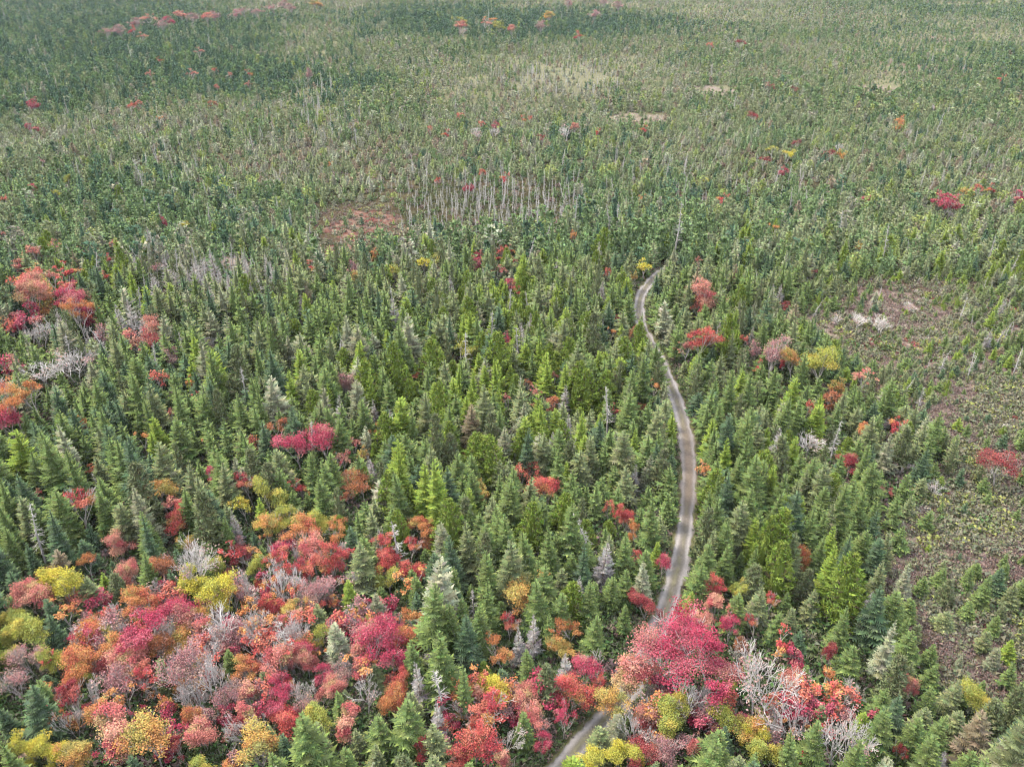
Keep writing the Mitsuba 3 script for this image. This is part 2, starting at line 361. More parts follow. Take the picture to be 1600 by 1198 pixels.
def bush(seed, base, n=60, size=0.16, twigs=5):
    rng = np.random.default_rng(seed)
    cr = Pile()
    p = rng.normal(0, 1, (n, 3)); p /= np.linalg.norm(p, axis=1, keepdims=True)
    p *= rng.uniform(0.35, 1, (n, 1)) ** 0.6; p[:, 2] = np.abs(p[:, 2]) * 0.8 + 0.1
    p *= 1 + 0.3 * np.sin(5 * np.arctan2(p[:, 1], p[:, 0]) + seed)[:, None]
    u = rng.normal(0, 1, (n, 3)); u /= np.linalg.norm(u, axis=1, keepdims=True)
    x = np.cross(u, rng.normal(0, 1, (n, 3)) + np.array([0, 0, 1.0])); x /= np.linalg.norm(x, axis=1, keepdims=True) + 1e-9
    s = size * rng.uniform(0.7, 1.5, (n, 1)) * 2
    cr.tri(np.stack([p - u * s * 0.5 - x * s * 0.3, p + x * s * 0.5, p + u * s * 0.6], 1), tint(rng, base, n, 0.22, 0.08))
    for k in range(twigs):
        a = rng.uniform(0, 6.28)
        cr.tube([0, 0, 0], [math.cos(a) * 0.7, math.sin(a) * 0.7, 0.8], 0.03, 0.012, (0.25, 0.22, 0.2))
    return cr


# ------------------------------------------------------------------ the stock: one shapegroup per shape, colour and level of detail
TONES = {   # needle colours as they are in the hand
    'dark blue-green': (0.054, 0.084, 0.049), 'mid green': (0.086, 0.122, 0.046), 'olive green': (0.110, 0.132, 0.068), 'bright yellow-green': (0.122, 0.172, 0.036),
    'pale sage green': (0.185, 0.20, 0.135), 'lichen grey-green': (0.140, 0.150, 0.098), 'brownish': (0.140, 0.118, 0.08)}
TN = list(TONES)
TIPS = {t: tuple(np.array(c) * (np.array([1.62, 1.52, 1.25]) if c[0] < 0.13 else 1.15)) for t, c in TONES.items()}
GROUPS = {}


def stock(name, cr, tr=None):
    g = {'type': 'shapegroup', 'crown': cr.ply('leaf_matter')}
    if tr is not None: g['trunk'] = tr.ply('wood_matter')
    scene[name] = g
    return name


def merged(pair):
    a, b = pair
    a.v += b.v; a.c += b.c
    return a


KIND = {'dark blue-green': 'spruce_tree', 'mid green': 'spruce_tree', 'olive green': 'spruce_tree', 'bright yellow-green': 'pine_tree', 'pale sage green': 'spruce_tree', 'lichen grey-green': 'spruce_tree', 'brownish': 'spruce_tree'}


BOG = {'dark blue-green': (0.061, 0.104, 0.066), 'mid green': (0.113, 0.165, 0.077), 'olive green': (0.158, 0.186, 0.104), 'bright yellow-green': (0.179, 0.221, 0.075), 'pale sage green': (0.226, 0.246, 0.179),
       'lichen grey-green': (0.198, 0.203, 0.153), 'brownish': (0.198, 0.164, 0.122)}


def conifer_stock(tone, level, j):
    """The key of variant j of a conifer; levels 0 to 3 from rich to sparse. Level 0 keeps its trunk apart."""
    key = f'stock_{tone}_{level}_{j}'.replace(' ', '_').replace('-', '_')
    if key in scene: return key
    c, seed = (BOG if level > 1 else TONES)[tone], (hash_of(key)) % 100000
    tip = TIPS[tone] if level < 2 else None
    shape = ['cone', 'column', 'cone', 'column', 'cone', 'cone'][j % 6]
    wid = [1.40, 1.20, 1.65, 1.45, 1.15, 1.85][j % 6] + (0.10 if level == 1 else 0)
    if tone == 'bright yellow-green' and level < 2 and j % 3 == 2:
        pair = pine(seed, 380 if level == 0 else 120, 5 if level == 0 else 4, c, wid)
    elif tone == 'olive green' and j % 3 == 1 and level < 2:
        pair = pine(seed, 380 if level == 0 else 120, 5 if level == 0 else 4, c, wid)
    elif level == 3 and (j or 'dark' not in tone):
        pair = tuft_heap(seed, 46, c, wid + 0.25, ['column', 'round', 'cone'][j % 3], 0.62)
    elif level == 2 and j and not (j == 3 and 'green' in tone):
        pair = tuft_heap(seed, 105, c, wid + 0.2, ['cone', 'column', 'round', 'column'][j % 4], 0.46)
    else:
        W, A, S = [(21, 9, 4), (14, 7, 2), (10, 6, 1), (7, 5, 0)][level]
        low = [0.07, 0.16, 0.05, 0.10, 0.22, 0.05][j % 6]
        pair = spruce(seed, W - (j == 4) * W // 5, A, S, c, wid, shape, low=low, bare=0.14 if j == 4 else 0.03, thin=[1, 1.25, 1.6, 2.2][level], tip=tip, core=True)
    return stock(key, *pair) if level == 0 else stock(key, merged(pair))


def hash_of(s):
    h = 7
    for ch in s: h = (h * 131 + ord(ch)) % 1000003
    return h


LEAF = {   # autumn colours: name, shades
    'C': ('crimson', [(5, (0.235, 0.036, 0.064)), (3, (0.265, 0.066, 0.090)), (1, (0.28, 0.12, 0.11)), (1, (0.19, 0.025, 0.045))]),
    'R': ('scarlet', [(5, (0.29, 0.058, 0.055)), (3, (0.31, 0.10, 0.075)), (1, (0.24, 0.04, 0.05)), (1, (0.31, 0.16, 0.07))]),
    'S': ('salmon pink', [(4, (0.31, 0.115, 0.10)), (3, (0.33, 0.17, 0.125)), (3, (0.29, 0.075, 0.08)), (1, (0.27, 0.19, 0.10))]),
    'O': ('orange', [(4, (0.31, 0.125, 0.055)), (3, (0.33, 0.165, 0.07)), (2, (0.30, 0.085, 0.055)), (1, (0.27, 0.20, 0.07))]),
    'A': ('amber', [(4, (0.32, 0.20, 0.065)), (2, (0.31, 0.15, 0.06)), (2, (0.27, 0.22, 0.07)), (1, (0.20, 0.19, 0.07))]),
    'G': ('rust brown', [(4, (0.19, 0.072, 0.042)), (2, (0.24, 0.10, 0.05)), (1, (0.16, 0.08, 0.05))]),
    'D': ('dark red', [(4, (0.15, 0.030, 0.036)), (2, (0.19, 0.055, 0.05)), (1, (0.12, 0.05, 0.045))]),
    'P': ('thinly leaved mauve', [(3, (0.23, 0.115, 0.12)), (2, (0.25, 0.16, 0.14))]),
    'Y': ('yellow-green', [(4, (0.21, 0.215, 0.05)), (2, (0.17, 0.20, 0.055)), (1, (0.27, 0.23, 0.055))]),
    'L': ('lemon yellow', [(4, (0.32, 0.285, 0.045)), (2, (0.27, 0.265, 0.055)), (1, (0.31, 0.23, 0.045))]),
    'B': ('bare grey', [(1, (0.24, 0.16, 0.15))])}


def leaf_stock(code, level, j):
    key = f'stock_leaf_{code}_{level}_{j}'
    if key in scene: return key
    seed = hash_of(key) % 100000
    cols = LEAF[code][1]
    if code == 'B': a = dict(leaves=5, cover=[0.0, 0.05, 0.14, 0.03][j % 4], leaf=0.16, bark=(0.35, 0.335, 0.33), twig=0.9, kids=(5, 4, 4, 3), spread=[0.5, 0.42, 0.6, 0.5][j % 4])
    elif code == 'P': a = dict(leaves=12, cover=0.5, leaf=0.14, bark=(0.29, 0.27, 0.265), twig=0.85, kids=(5, 4, 4, 3), spread=[0.5, 0.42, 0.6, 0.5][j % 4])
    elif code in 'YLA': a = dict(leaves=62, cover=0.85, leaf=0.14, spread=[0.46, 0.36, 0.55, 0.42][j % 4], clump=0.6, prune=0.2)
    else: a = dict(leaves=60, cover=[0.88, 0.55, 0.75, 0.66][j % 4], leaf=0.14, clump=[0.62, 0.45, 0.75, 0.55][j % 4], spread=[0.52, 0.40, 0.62, 0.46][j % 4], prune=0.3)
    if level == 2: a |= dict(leaves=int(a['leaves'] * 2.2), leaf=a['leaf'] * 0.62, clump=a.get('clump', 0.55) * 0.85)
    if level == 1: a |= dict(leaves=max(3, a['leaves'] // 6), leaf=a['leaf'] * 2.2, bits=0.45, twig=a.get('twig', 1) * 1.35)
    return stock(key, *leaf_tree(seed, cols, **a))


def place(x, y, s, rot, wide=1.0, tilt=(0, 0), sink=0.0, z=None):
    c, n = math.cos(rot), math.sin(rot)
    M = np.eye(4)
    M[:3, :3] = np.array([[c * wide, -n * wide, tilt[0]], [n * wide, c * wide, tilt[1]], [0, 0, 1]]) * s
    M[:3, 3] = x, y, (float(hill(x, y)) if z is None else z) - sink
    return M


def put(key, group, M):
    scene[key] = {'type': 'instance', 'to_world': M, 'shapegroup': {'type': 'ref', 'id': group}}


COUNT = {}


def numbered(name):
    COUNT[name] = n = COUNT.get(name, 0) + 1
    return name if n == 1 else f'{name}_{n - 1:03d}'


# ------------------------------------------------------------------ leaf trees, bare trees and snags one by one: pixel of the crown's middle, width in pixels, kind
NEAR = '''
125 795 52 R,266 811 30 R,182 847 30 S,135 882 28 O,72 900 24 G,101 912 52 L,54 931 44 S,253 882 40 G,308 880 62 B,202 894 26 S,337 886 26 Y,314 910 42 L,358 930 48 L,374 869 30 D,354 903 22 D,398 889 26 Y,294 855 22 A,
418 818 36 A,449 813 36 Y,490 815 32 Y,462 832 40 O,444 852 32 C,520 835 30 O,490 862 46 S,432 883 46 R,520 880 46 R,479 883 38 R,445 920 46 B,482 933 46 P,415 940 28 R,391 927 32 P,440 953 30 A,438 973 32 S,
233 943 46 O,287 957 46 C,303 980 42 S,216 987 60 C,142 1007 46 C,152 980 40 O,175 1014 42 O,118 1034 46 O,317 970 26 A,358 977 54 B,374 990 44 P,405 973 50 B,452 994 46 B,493 997 30 Y,482 1012 26 C,277 1000 36 A,246 1007 42 G,
202 1031 46 S,216 1060 46 R,229 1027 32 O,270 1054 72 P,327 1050 70 B,294 1084 48 B,358 1085 46 P,388 1044 36 O,442 1037 46 S,476 1031 28 S,506 1051 28 C,439 1075 36 C,435 1098 36 C,466 1078 34 B,452 1115 42 R,395 1095 42 S,
118 1095 46 D,111 1122 42 B,152 1115 42 O,189 1068 50 P,186 1150 64 S,175 1182 46 C,219 1122 34 C,243 1162 64 A,297 1125 24 O,317 1146 38 S,358 1142 32 D,398 1129 50 B,408 1166 58 A,337 1190 32 Y,368 1191 28 O,506 1125 42 Y,
40 1169 34 L,74 1176 36 L,118 1176 46 A,44 990 46 Y,20 973 36 Y,7 1027 34 Y,13 1000 30 Y,84 1027 32 Y,51 1027 46 P,20 1061 50 P,159 1041 26 D,135 1046 22 Y,165 997 20 L,283 1166 34 D,480 1100 30 P,500 1080 28 S,
591 849 42 R,601 874 36 R,641 823 24 G,665 828 30 O,641 855 28 R,663 849 20 G,655 889 30 R,540 876 32 R,604 903 30 Y,648 980 38 O,628 1000 36 O,619 984 24 C,584 982 22 Y,577 1014 56 C,611 1027 48 C,621 1065 24 R,554 1034 42 S,
537 1051 40 P,570 1081 46 B,613 1095 28 O,543 1129 44 S,810 930 54 A,797 980 34 R,888 987 40 O,878 1009 28 A,783 1017 42 O,773 1082 42 L,780 1112 56 R,756 1098 28 S,824 1095 38 S,837 1122 38 S,888 1088 42 R,911 1054 42 C,932 1075 24 R,
881 1122 42 C,847 1156 28 C,739 1162 52 R,766 1178 42 S,719 1185 36 R,733 1135 28 R,658 1183 30 R,786 1156 48 B,935 1034 40 B,985 1050 56 S,965 1100 48 A,1033 1030 100 C,1088 1036 105 C,1062 1002 70 C,1000 1138 52 B,1043 1102 46 Y,1050 1139 42 Y,
1010 1118 32 S,999 1173 38 D,972 1183 42 L,932 1193 38 L,1043 1173 48 P,1009 943 34 D,996 832 18 O,996 869 18 R,979 805 22 R,1033 882 20 C,1114 916 36 R,1124 946 36 S,1149 919 24 Y,1143 980 30 C,1080 965 30 S,1158 1004 22 G,
1205 940 22 R,1185 980 20 R,1256 871 22 O,1195 1062 84 B,1235 1081 32 S,1242 1122 62 B,1313 1162 74 B,1080 1102 52 B,1134 1112 42 Y,1161 1132 42 A,1181 1152 26 L,1205 1173 40 Y,1301 1017 20 D,1306 1068 30 O,1424 1075 18 S,
1404 1179 24 R,1084 1176 22 S,1127 1061 32 Y,1540 1100 34 Y'''
MID = '''
1107 457 36 S,1090 481 20 R,1094 410 12 S,1094 532 40 R,1074 545 24 S,1160 530 14 R,1178 545 26 P,1208 552 42 P,1181 575 16 R,1224 564 15 R,1242 567 30 A,1286 569 44 Y,1308 602 22 A,1296 620 26 G,1348 592 26 S,1262 636 12 R,1350 667 24 O,
1404 660 26 R,1266 690 50 B,1387 660 24 B,1107 734 22 O,1410 730 34 B,1461 758 34 B,1330 724 30 D,1384 768 24 D,1566 730 40 D,1340 500 30 B,1424 478 20 B,1377 505 38 B,1310 498 22 B,1270 425 12 D,1225 478 14 D,
746 410 18 C,778 424 20 S,780 403 14 R,805 408 12 S,798 444 17 C,813 457 15 R,948 427 10 R,1006 417 19 L,989 432 11 A,790 530 13 C,965 498 13 D,982 520 13 O,954 523 13 O,540 596 32 P,554 434 14 A,550 418 20 P,619 424 17 Y,663 415 19 L,684 407 14 Y,
719 548 24 Y,738 552 20 Y,651 586 20 G,867 589 11 S,824 599 10 G,846 613 10 S,864 629 20 G,837 636 15 D,797 621 11 S,1021 609 13 O,965 643 18 R,1001 636 10 G,726 707 15 D,817 741 24 R,834 734 24 R,857 761 38 R,759 768 24 A,587 683 18 O,570 710 14 A,
570 758 36 G,547 771 26 G,554 694 22 S,533 717 20 S,950 791 16 R,125 472 34 C,126 491 30 O,51 461 40 S,73 461 24 O,34 447 24 R,52 429 20 R,27 417 14 S,105 449 22 R,110 425 20 R,84 434 18 S,41 484 24 C,41 503 24 C,17 510 20 R,61 520 36 B,169 430 15 R,
169 405 12 R,243 417 18 P,206 528 26 S,236 518 34 S,159 521 18 P,212 545 20 S,270 559 28 P,250 592 26 R,290 602 8 O,115 569 54 B,67 579 40 B,327 532 32 B,7 569 24 C,7 602 26 B,20 623 40 O,51 619 30 O,14 652 32 C,224 690 20 O,263 650 11 S,307 626 9 R,
135 663 10 O,398 694 13 R,319 697 11 O,326 744 13 C,432 673 28 G,466 694 46 C,506 687 32 C,526 720 22 S,391 758 36 R,418 768 46 Y,381 793 22 L,256 771 38 A,267 795 26 S,142 731 16 G,59 775 10 S,486 417 12 R'''
FAR = '''
489 3 20 A,465 8 22 P,449 13 22 S,430 13 22 P,410 20 20 S,390 25 20 P,368 25 20 S,345 26 20 P,325 28 18 S,300 29 20 P,280 31 18 S,258 33 20 P,235 36 18 S,213 38 20 P,190 42 20 S,172 46 22 P,211 44 10 R,223 51 10 S,267 34 12 C,310 81 12 S,251 94 8 R,
235 116 11 S,300 116 14 S,334 111 9 R,361 118 8 S,390 115 10 R,388 132 9 S,339 137 8 S,479 115 14 P,202 167 12 R,219 162 8 S,251 187 8 O,331 162 10 G,52 162 16 C,51 199 14 C,67 253 13 P,5 314 11 R,105 280 12 Y,91 304 12 Y,54 292 12 C,292 354 13 L,
83 385 14 S,128 391 11 C,175 383 14 S,7 366 11 S,54 396 16 S,260 344 8 C,520 258 8 O,710 38 12 Y,726 42 16 S,748 42 14 S,736 51 18 B,765 35 14 O,777 44 13 Y,800 50 12 S,867 22 18 A,849 27 16 P,894 8 16 S,905 24 18 S,930 5 18 S,948 4 16 S,910 49 10 R,
717 182 11 R,751 195 10 R,773 195 10 C,695 209 11 R,672 202 7 R,817 187 11 R,828 186 9 R,746 206 24 B,773 205 18 B,886 205 26 B,898 201 14 S,935 206 8 R,1004 201 9 R,847 216 12 D,756 270 11 R,788 277 14 R,683 283 8 R,726 293 11 C,737 293 11 C,894 368 12 O,
874 348 9 S,1001 310 9 O,783 393 18 R,800 391 12 R,749 396 12 C,584 396 14 O,1406 191 15 O,1419 206 16 B,1311 229 18 B,1230 241 15 L,1208 236 14 Y,1313 241 11 A,1296 241 15 D,1244 223 12 D,1195 251 16 D,1225 267 12 C,1124 310 14 R,1355 309 13 C,
1470 310 20 C,1488 316 24 C,1478 322 20 D,1509 300 14 A,1530 296 14 R,1543 294 14 R,1590 307 20 C,1489 334 18 B,1460 167 12 B,1212 359 14 O,1343 385 11 A,1104 285 11 Y,1157 68 14 D,1200 136 12 D,1240 140 12 D,1180 182 16 D,1110 72 9 R,1560 122 10 R'''
SNAG = '''
368 818 18 F,619 845 18 T,658 1068 36 F,692 1075 14 T,834 987 32 F,812 1003 18 F,884 1041 30 F,905 920 24 F,888 667 20 F,808 535 12 T,586 640 16 F,614 660 22 F,584 731 16 F,991 744 16 F,952 636 10 T,795 471 12 T,727 548 9 T,768 508 9 T,216 474 18 T,
1120 525 20 F,1174 525 14 F,555 202 10 T,1107 32 9 T,1129 34 9 T,1112 111 9 T,926 840 12 T,168 540 12 T,105 545 14 T,450 1000 10 T,1475 560 12 T,1520 565 11 T,1505 480 10 T,1440 620 12 T,1585 410 11 T,1592 560 12 T,1560 1150 20 T,
1468 1190 30 F'''
SIZE_WORD = lambda w: 'large ' if w > 4.4 else 'small ' if w < 2.6 else ''
taken, single, SIGHT = [], [], []      # (x, y, free radius); (kind, tone, u, v, group phrase, key)


def rows_of(text):
    for row in text.replace('\n', '').split(','):
        u, v, w, code = row.split()
        yield float(u), float(v), float(w), code


def add_leaf_tree(u, v, w, code, level):
    rng = np.random.default_rng(int(u * 1301 + v * 7))
    if v < 56:
        u, v = u + rng.normal(0, 9), max(v + rng.normal(0, 4.5), 2)
        if code == 'S' and rng.random() < 0.5: code = 'P'
    if 390 < v < 690 and (u < 160 or 420 < u < 530): w *= 1.4
    x, y = at(u, v, 4.5)
    for _ in range(3):
        kpm = pix(x, y, hill(x, y) + 4.5)[2]
        wm = np.clip(w / kpm * ((1.05 if v < 800 else 1.25) if code == 'B' else 1.2 if v > 70 else 1.45), 1.6, 12.0)
        hm = np.clip(wm * 1.55, 4.2, 9.6) if code not in 'DG' or v > 950 else np.clip(wm * 1.3, 2.2, 8)
        if code == 'B' and v < 800: hm = np.clip(wm * 0.85, 2.2, 5.5)
        x, y = at(u, v, hm * 0.66)
    name = 'bare_tree' if code == 'B' else 'birch_tree' if code in 'YL' else 'red_shrub' if code == 'D' else 'maple_tree'  # the dark red kind holds low bog shrubs and dark red maples alike
    key = numbered(name)
    put(key, leaf_stock(code, 2 if level == 0 and wm > 5.6 and code in 'CRSO' else level, int(rng.integers(4 if level == 0 else 2))), place(x, y, hm / 8.0, rng.uniform(0, 6.283), (wm / 4.6) / (hm / 8.0) * rng.uniform(0.92, 1.15), tilt=rng.normal(0, 0.10, 2), sink=0.05))
    taken.append((x, y, wm * 0.36))
    SIGHT.append((u, v, w, float(y)))
    single.append((name, LEAF[code][0], u, v, wm, key))


for u, v, w, c in rows_of(NEAR): add_leaf_tree(u, v, w, c, 0)
for u, v, w, c in rows_of(MID): add_leaf_tree(u, v, w, c, 0 if w > 26 else 1)
for u, v, w, c in rows_of(FAR): add_leaf_tree(u, v, w, c, 1)

for j in range(3):
    stock(f'stock_snag_T_{j}', *snag(j + 11, 60, (0.27, 0.262, 0.258), 0.85))
    stock(f'stock_snag_thin_{j}', merged(snag(j + 31, 40, (0.31, 0.302, 0.296), 0.9)))
    stock(f'stock_snag_F_{j}', *spruce(j + 21, 22, 9, 4, (0.185, 0.178, 0.178), 1.45, 'cone', bare=0.22, thin=0.5, core=False, tip=(0.21, 0.205, 0.205)))
for u, v, w, c in rows_of(SNAG):
    rng = np.random.default_rng(int(u * 1301 + v * 7))
    hm = (5.0 if u > 1380 and 400 < v < 700 else 8.0) if v > 400 else 9.0
    if c == 'F':
        x, y = at(u, v, 5.0)
        hm = float(np.clip(w / pix(x, y, 5.0)[2] * 3.1, 5, 10))
    x, y = at(u, v, hm * (0.62 if c == 'F' else 0.6))
    key = numbered('dead_spruce')
    put(key, f'stock_snag_{c}_{int(rng.integers(3))}', place(x, y, hm / 9, rng.uniform(0, 6.28), 1.15 if c == 'F' else 1.5, tilt=rng.normal(0, 0.04, 2)))
    taken.append((x, y, 1.0 if c == 'F' else 0.7))
    SIGHT.append((u, v, w * 0.8, float(y)))
    single.append(('dead_spruce', 'grey needle-hung' if c == 'F' else 'bleached bare', u, v, 3.5, key))

# ------------------------------------------------------------------ the conifers: where they stand, how tall, which tone
# zones by pixel of the photograph: centre, half sizes, weights of the seven tones, height factor
ZONES = [(150, 720, 380, 260, (.42, .36, .14, .02, .02, .03, .01), 1.05), (780, 710, 215, 190, (.06, .22, .08, .61, .02, .01, 0), 1.0), (1230, 800, 200, 280, (.12, .40, .24, .17, .05, .02, 0), 0.95),
         (740, 980, 190, 130, (.22, .42, .14, .12, .09, .01, 0), 1.05), (430, 560, 260, 120, (.12, .34, .34, .04, .04, .10, .02), 1.05), (800, 40, 260, 26, (.75, .2, .05, 0, 0, 0, 0), 1.15), (150, 70, 260, 90, (.6, .25, .1, 0, 0, .05, 0), 1.2),
         (390, 125, 150, 34, (.55, .3, .1, .05, 0, 0, 0), 1.1), (100, 1000, 140, 140, (.55, .28, .1, .05, .02, 0, 0), 1.0), (1480, 60, 150, 60, (.3, .4, .2, .02, 0, .08, 0), 1.0), (1150, 380, 330, 70, (.14, .46, .22, .14, .02, .02, 0), 1.0),
         (1500, 400, 130, 55, (.05, .42, .23, .25, 0, .05, 0), 1.0), (230, 370, 260, 80, (.28, .44, .16, .06, .02, .04, 0), 1.0), (380, 450, 160, 55, (.08, .2, .32, .08, .02, .25, .05), .95), (650, 1150, 190, 80, (.18, .40, .28, .10, .04, 0, 0), 1.0),
         (100, 600, 100, 60, (.1, .25, .3, .1, .05, .2, 0), 0.9), (1330, 1000, 110, 200, (.16, .44, .22, .12, .05, .01, 0), 1.0)]
BASE_NEAR, BASE_FAR = (.15, .36, .26, .12, .03, .06, .02), (.07, .17, .40, .05, .05, .20, .06)
# thin places: centre, half sizes, share of trees kept, height factor
THIN = [(1520, 560, 190, 110, .85, .27), (1380, 500, 110, 60, .55, .38), (1555, 790, 100, 75, .32, .34), (1560, 670, 100, 60, .4, .36), (1560, 950, 135, 140, .38, .34), (1440, 900, 75, 110, .45, .6), (560, 350, 62, 30, .02, .35), (532, 392, 36, 20, .04, .4), (1480, 1120, 60, 70, .5, .6),
        (350, 408, 34, 8, .2, .5), (998, 188, 50, 10, .04, .5), (1120, 143, 30, 8, .04, .5), (1372, 140, 34, 10, .2, .5), (1270, 515, 36, 16, .2, .6), (740, 325, 150, 40, .55, .55), (330, 260, 90, 25, .75, .8), (1200, 300, 70, 30, .7, .7),
        (490, 170, 50, 36, .7, .8), (310, 1055, 190, 110, .22, .7), (470, 950, 95, 110, .16, .7), (230, 1000, 120, 60, .2, .7), (240, 1165, 150, 50, .15, .7), (1040, 1080, 110, 100, .12, .6), (1240, 1110, 90, 90, .3, .7), (880, 1100, 60, 60, .3, .8),
        (1020, 280, 160, 60, .8, .75), (1450, 250, 150, 60, .8, .75), (1440, 100, 90, 40, .7, .7), (590, 1010, 60, 50, .3, .7), (760, 1140, 70, 50, .3, .8)]


def blob(u, v, z):
    return np.exp(-(((u - z[0]) / z[2]) ** 2 + ((v - z[1]) / z[3]) ** 2) ** 1.5)


N = 330000
vv = np.concatenate([R.uniform(-22, 1420, N // 4), -111 + (1420 + 111) * (R.random(3 * N // 4) ** 2 * 0.0 + np.exp(R.uniform(math.log(0.058), math.log(1.0), 3 * N // 4)))])
uu = R.uniform(-150, 1750, len(vv))
cx, cy = at(uu, vv)
cz = hill(cx, cy)
near = np.clip((vv - 250) / 300, 0, 1)
wsum = np.outer(1 - near, BASE_FAR) * 0.35 + np.outer(near, BASE_NEAR) * 0.35
hf = np.full(len(vv), 1.0); hw = np.full(len(vv), 0.35)
for z in ZONES:
    b = blob(uu, vv, z)
    wsum += b[:, None] * np.array(z[4]); hf += b * (z[5] - hf) * 0.8
wsum /= wsum.sum(1, keepdims=True)
patchy = meshkit.fbm(np.stack([cx / 14, cy / 14, cx * 0], 1), 3, 9)
dens = 0.75 + 0.5 * np.clip((patchy - 0.32) / 0.2, 0, 1)
for z in THIN:
    b = np.clip(blob(uu, vv, z) * 2.2, 0, 1) * (0.8 + 0.4 * (patchy > 0.5))
    b = np.clip(b, 0, 1)
    dens *= 1 + b * (z[4] - 1); hf *= 1 + b * (z[5] - 1)
mosaic = np.clip((meshkit.fbm(np.stack([cx / 62, cy / 85, cx * 0 + 4.4], 1), 3, 21) - 0.36) / 0.28, 0, 1)      # 0: open pale bog, 1: a belt of taller dark trees
for z in ZONES:
    if z[4][0] > 0.5: mosaic = np.maximum(mosaic, np.clip(1.4 * blob(uu, vv, z), 0, 1))
far_ = 1 - np.clip((vv - 330) / 130, 0, 1)
dens *= 1 + far_ * (np.interp(mosaic, [0, .5, 1], [0.70, 0.98, 1.25]) - 1)
hf *= 1 + far_ * (np.interp(mosaic, [0, .5, 1], [0.68, 0.95, 1.30]) - 1)
shift = (far_ * (mosaic - 0.5))[:, None]
wsum = np.clip(wsum * (1 + shift * np.array([1.9, 1.2, -.5, .4, -.6, -1.7, -1.7])), 0.002, None)
wsum /= wsum.sum(1, keepdims=True)
dist = np.hypot(cx, cy)
base_h = np.interp(vv, [-20, 120, 260, 380, 480, 700, 1200], [3.5, 3.0, 3.2, 4.6, 6.1, 7.0, 7.7])
height = base_h * hf * np.clip(1 + 0.26 * R.standard_normal(len(vv)), 0.35, 1.55) * (0.82 + 0.36 * patchy)
gap = np.interp(vv, [-20, 60, 150, 300, 420, 600, 900, 1300], [3.2, 2.75, 2.4, 2.1, 2.1, 2.15, 2.3, 2.45]) * np.clip(R.normal(1.0, 0.15, len(vv)), .7, 1.4) / np.sqrt(np.clip(dens, 0.03, 2)) * np.clip(0.55 + 0.45 * hf, .6, 1.1)
dtrack = track_tree.query(np.stack([cx, cy], 1))[0]
tone_i = (R.random(len(vv))[:, None] > np.cumsum(wsum, 1)).sum(1).clip(0, 6)
# neighbours are often alike
clus = meshkit.noise(np.stack([cx / 9, cy / 9, cx * 0 + 3.3], 1), 4)
tone_c = (clus[:, None] * 1.0 > np.cumsum(wsum, 1)).sum(1).clip(0, 6)
tone_i = np.where(R.random(len(vv)) < 0.30, tone_c, tone_i)

grid, picked, CELL = {}, [], 4.0
for x, y, r in taken:
    grid.setdefault((int(x // CELL), int(y // CELL)), []).append((x, y, r + 0.2))
order = R.permutation(len(vv))
# in the photograph the crowns listed above are in plain sight: no conifer grows where it would stand before one
gu, gv, gw, gy_ = np.array(SIGHT).T
sight = cKDTree(np.stack([gu, gv], 1))
hides = np.zeros(len(vv), bool)
for q in (0.25, 0.45, 0.65, 0.85, 1.0):
    qu, qv, qk = pix(cx, cy, cz + height * q)
    half = qk * height * 0.17 * (1.15 - q) + 1
    dd, jj = sight.query(np.stack([qu, qv], 1), k=3, distance_upper_bound=60)
    for a in range(3):
        ok = np.isfinite(dd[:, a]); g = jj[ok, a]
        hides[ok] |= (dd[ok, a] < half[ok] + gw[g] * 0.30) & (gy_[g] > cy[ok] - 0.3)
okk = ~hides & (dtrack > np.where((vv > 500) & (vv < 640), 1.9, 2.0) + 0.07 * height) & (R.random(len(vv)) < np.clip(dens * 1.6, 0.05, 1))
for i in order:
    if not okk[i]: continue
    x, y, r = cx[i], cy[i], gap[i]
    gx, gy = int(x // CELL), int(y // CELL)
    bad = False
    for a in (gx - 1, gx, gx + 1):
        for b in (gy - 1, gy, gy + 1):
            for px, py, pr in grid.get((a, b), ()):
                q = 0.5 * (r + pr) if pr > 0 else r
                if (px - x) ** 2 + (py - y) ** 2 < max(q, pr) ** 2 * 0.85:
                    bad = True; break
            if bad: break
        if bad: break
    if bad: continue
    grid.setdefault((gx, gy), []).append((x, y, r * 0.92))
    picked.append(i)
picked = np.array(picked)
tu, tv_, tk = pix(cx[picked], cy[picked], cz[picked] + height[picked] * 0.6)
seen = (tu > -5) & (tu < 1605) & (tv_ > 0) & (tv_ < 1210)
show = np.where(seen, tk * height[picked], 0)

# standing dead and lichen-grey trees in their patches
GREY = [(750, 325, 150, 42, .95), (880, 125, 90, 26, .55), (490, 170, 52, 40, .26), (320, 450, 115, 40, .55), (170, 560, 100, 38, .4), (1200, 300, 80, 34, .2), (1480, 540, 140, 90, .16), (1370, 500, 90, 50, .16), (1500, 260, 110, 40, .10), (700, 470, 300, 120, .02), (330, 280, 150, 60, .12), (1000, 300, 120, 50, .13)]
pg = np.zeros(len(picked))
for z in GREY: pg = np.maximum(pg, z[4] * np.clip(1.4 * blob(uu[picked], vv[picked], z), 0, 1))
grey = R.random(len(picked)) < pg + 0.012

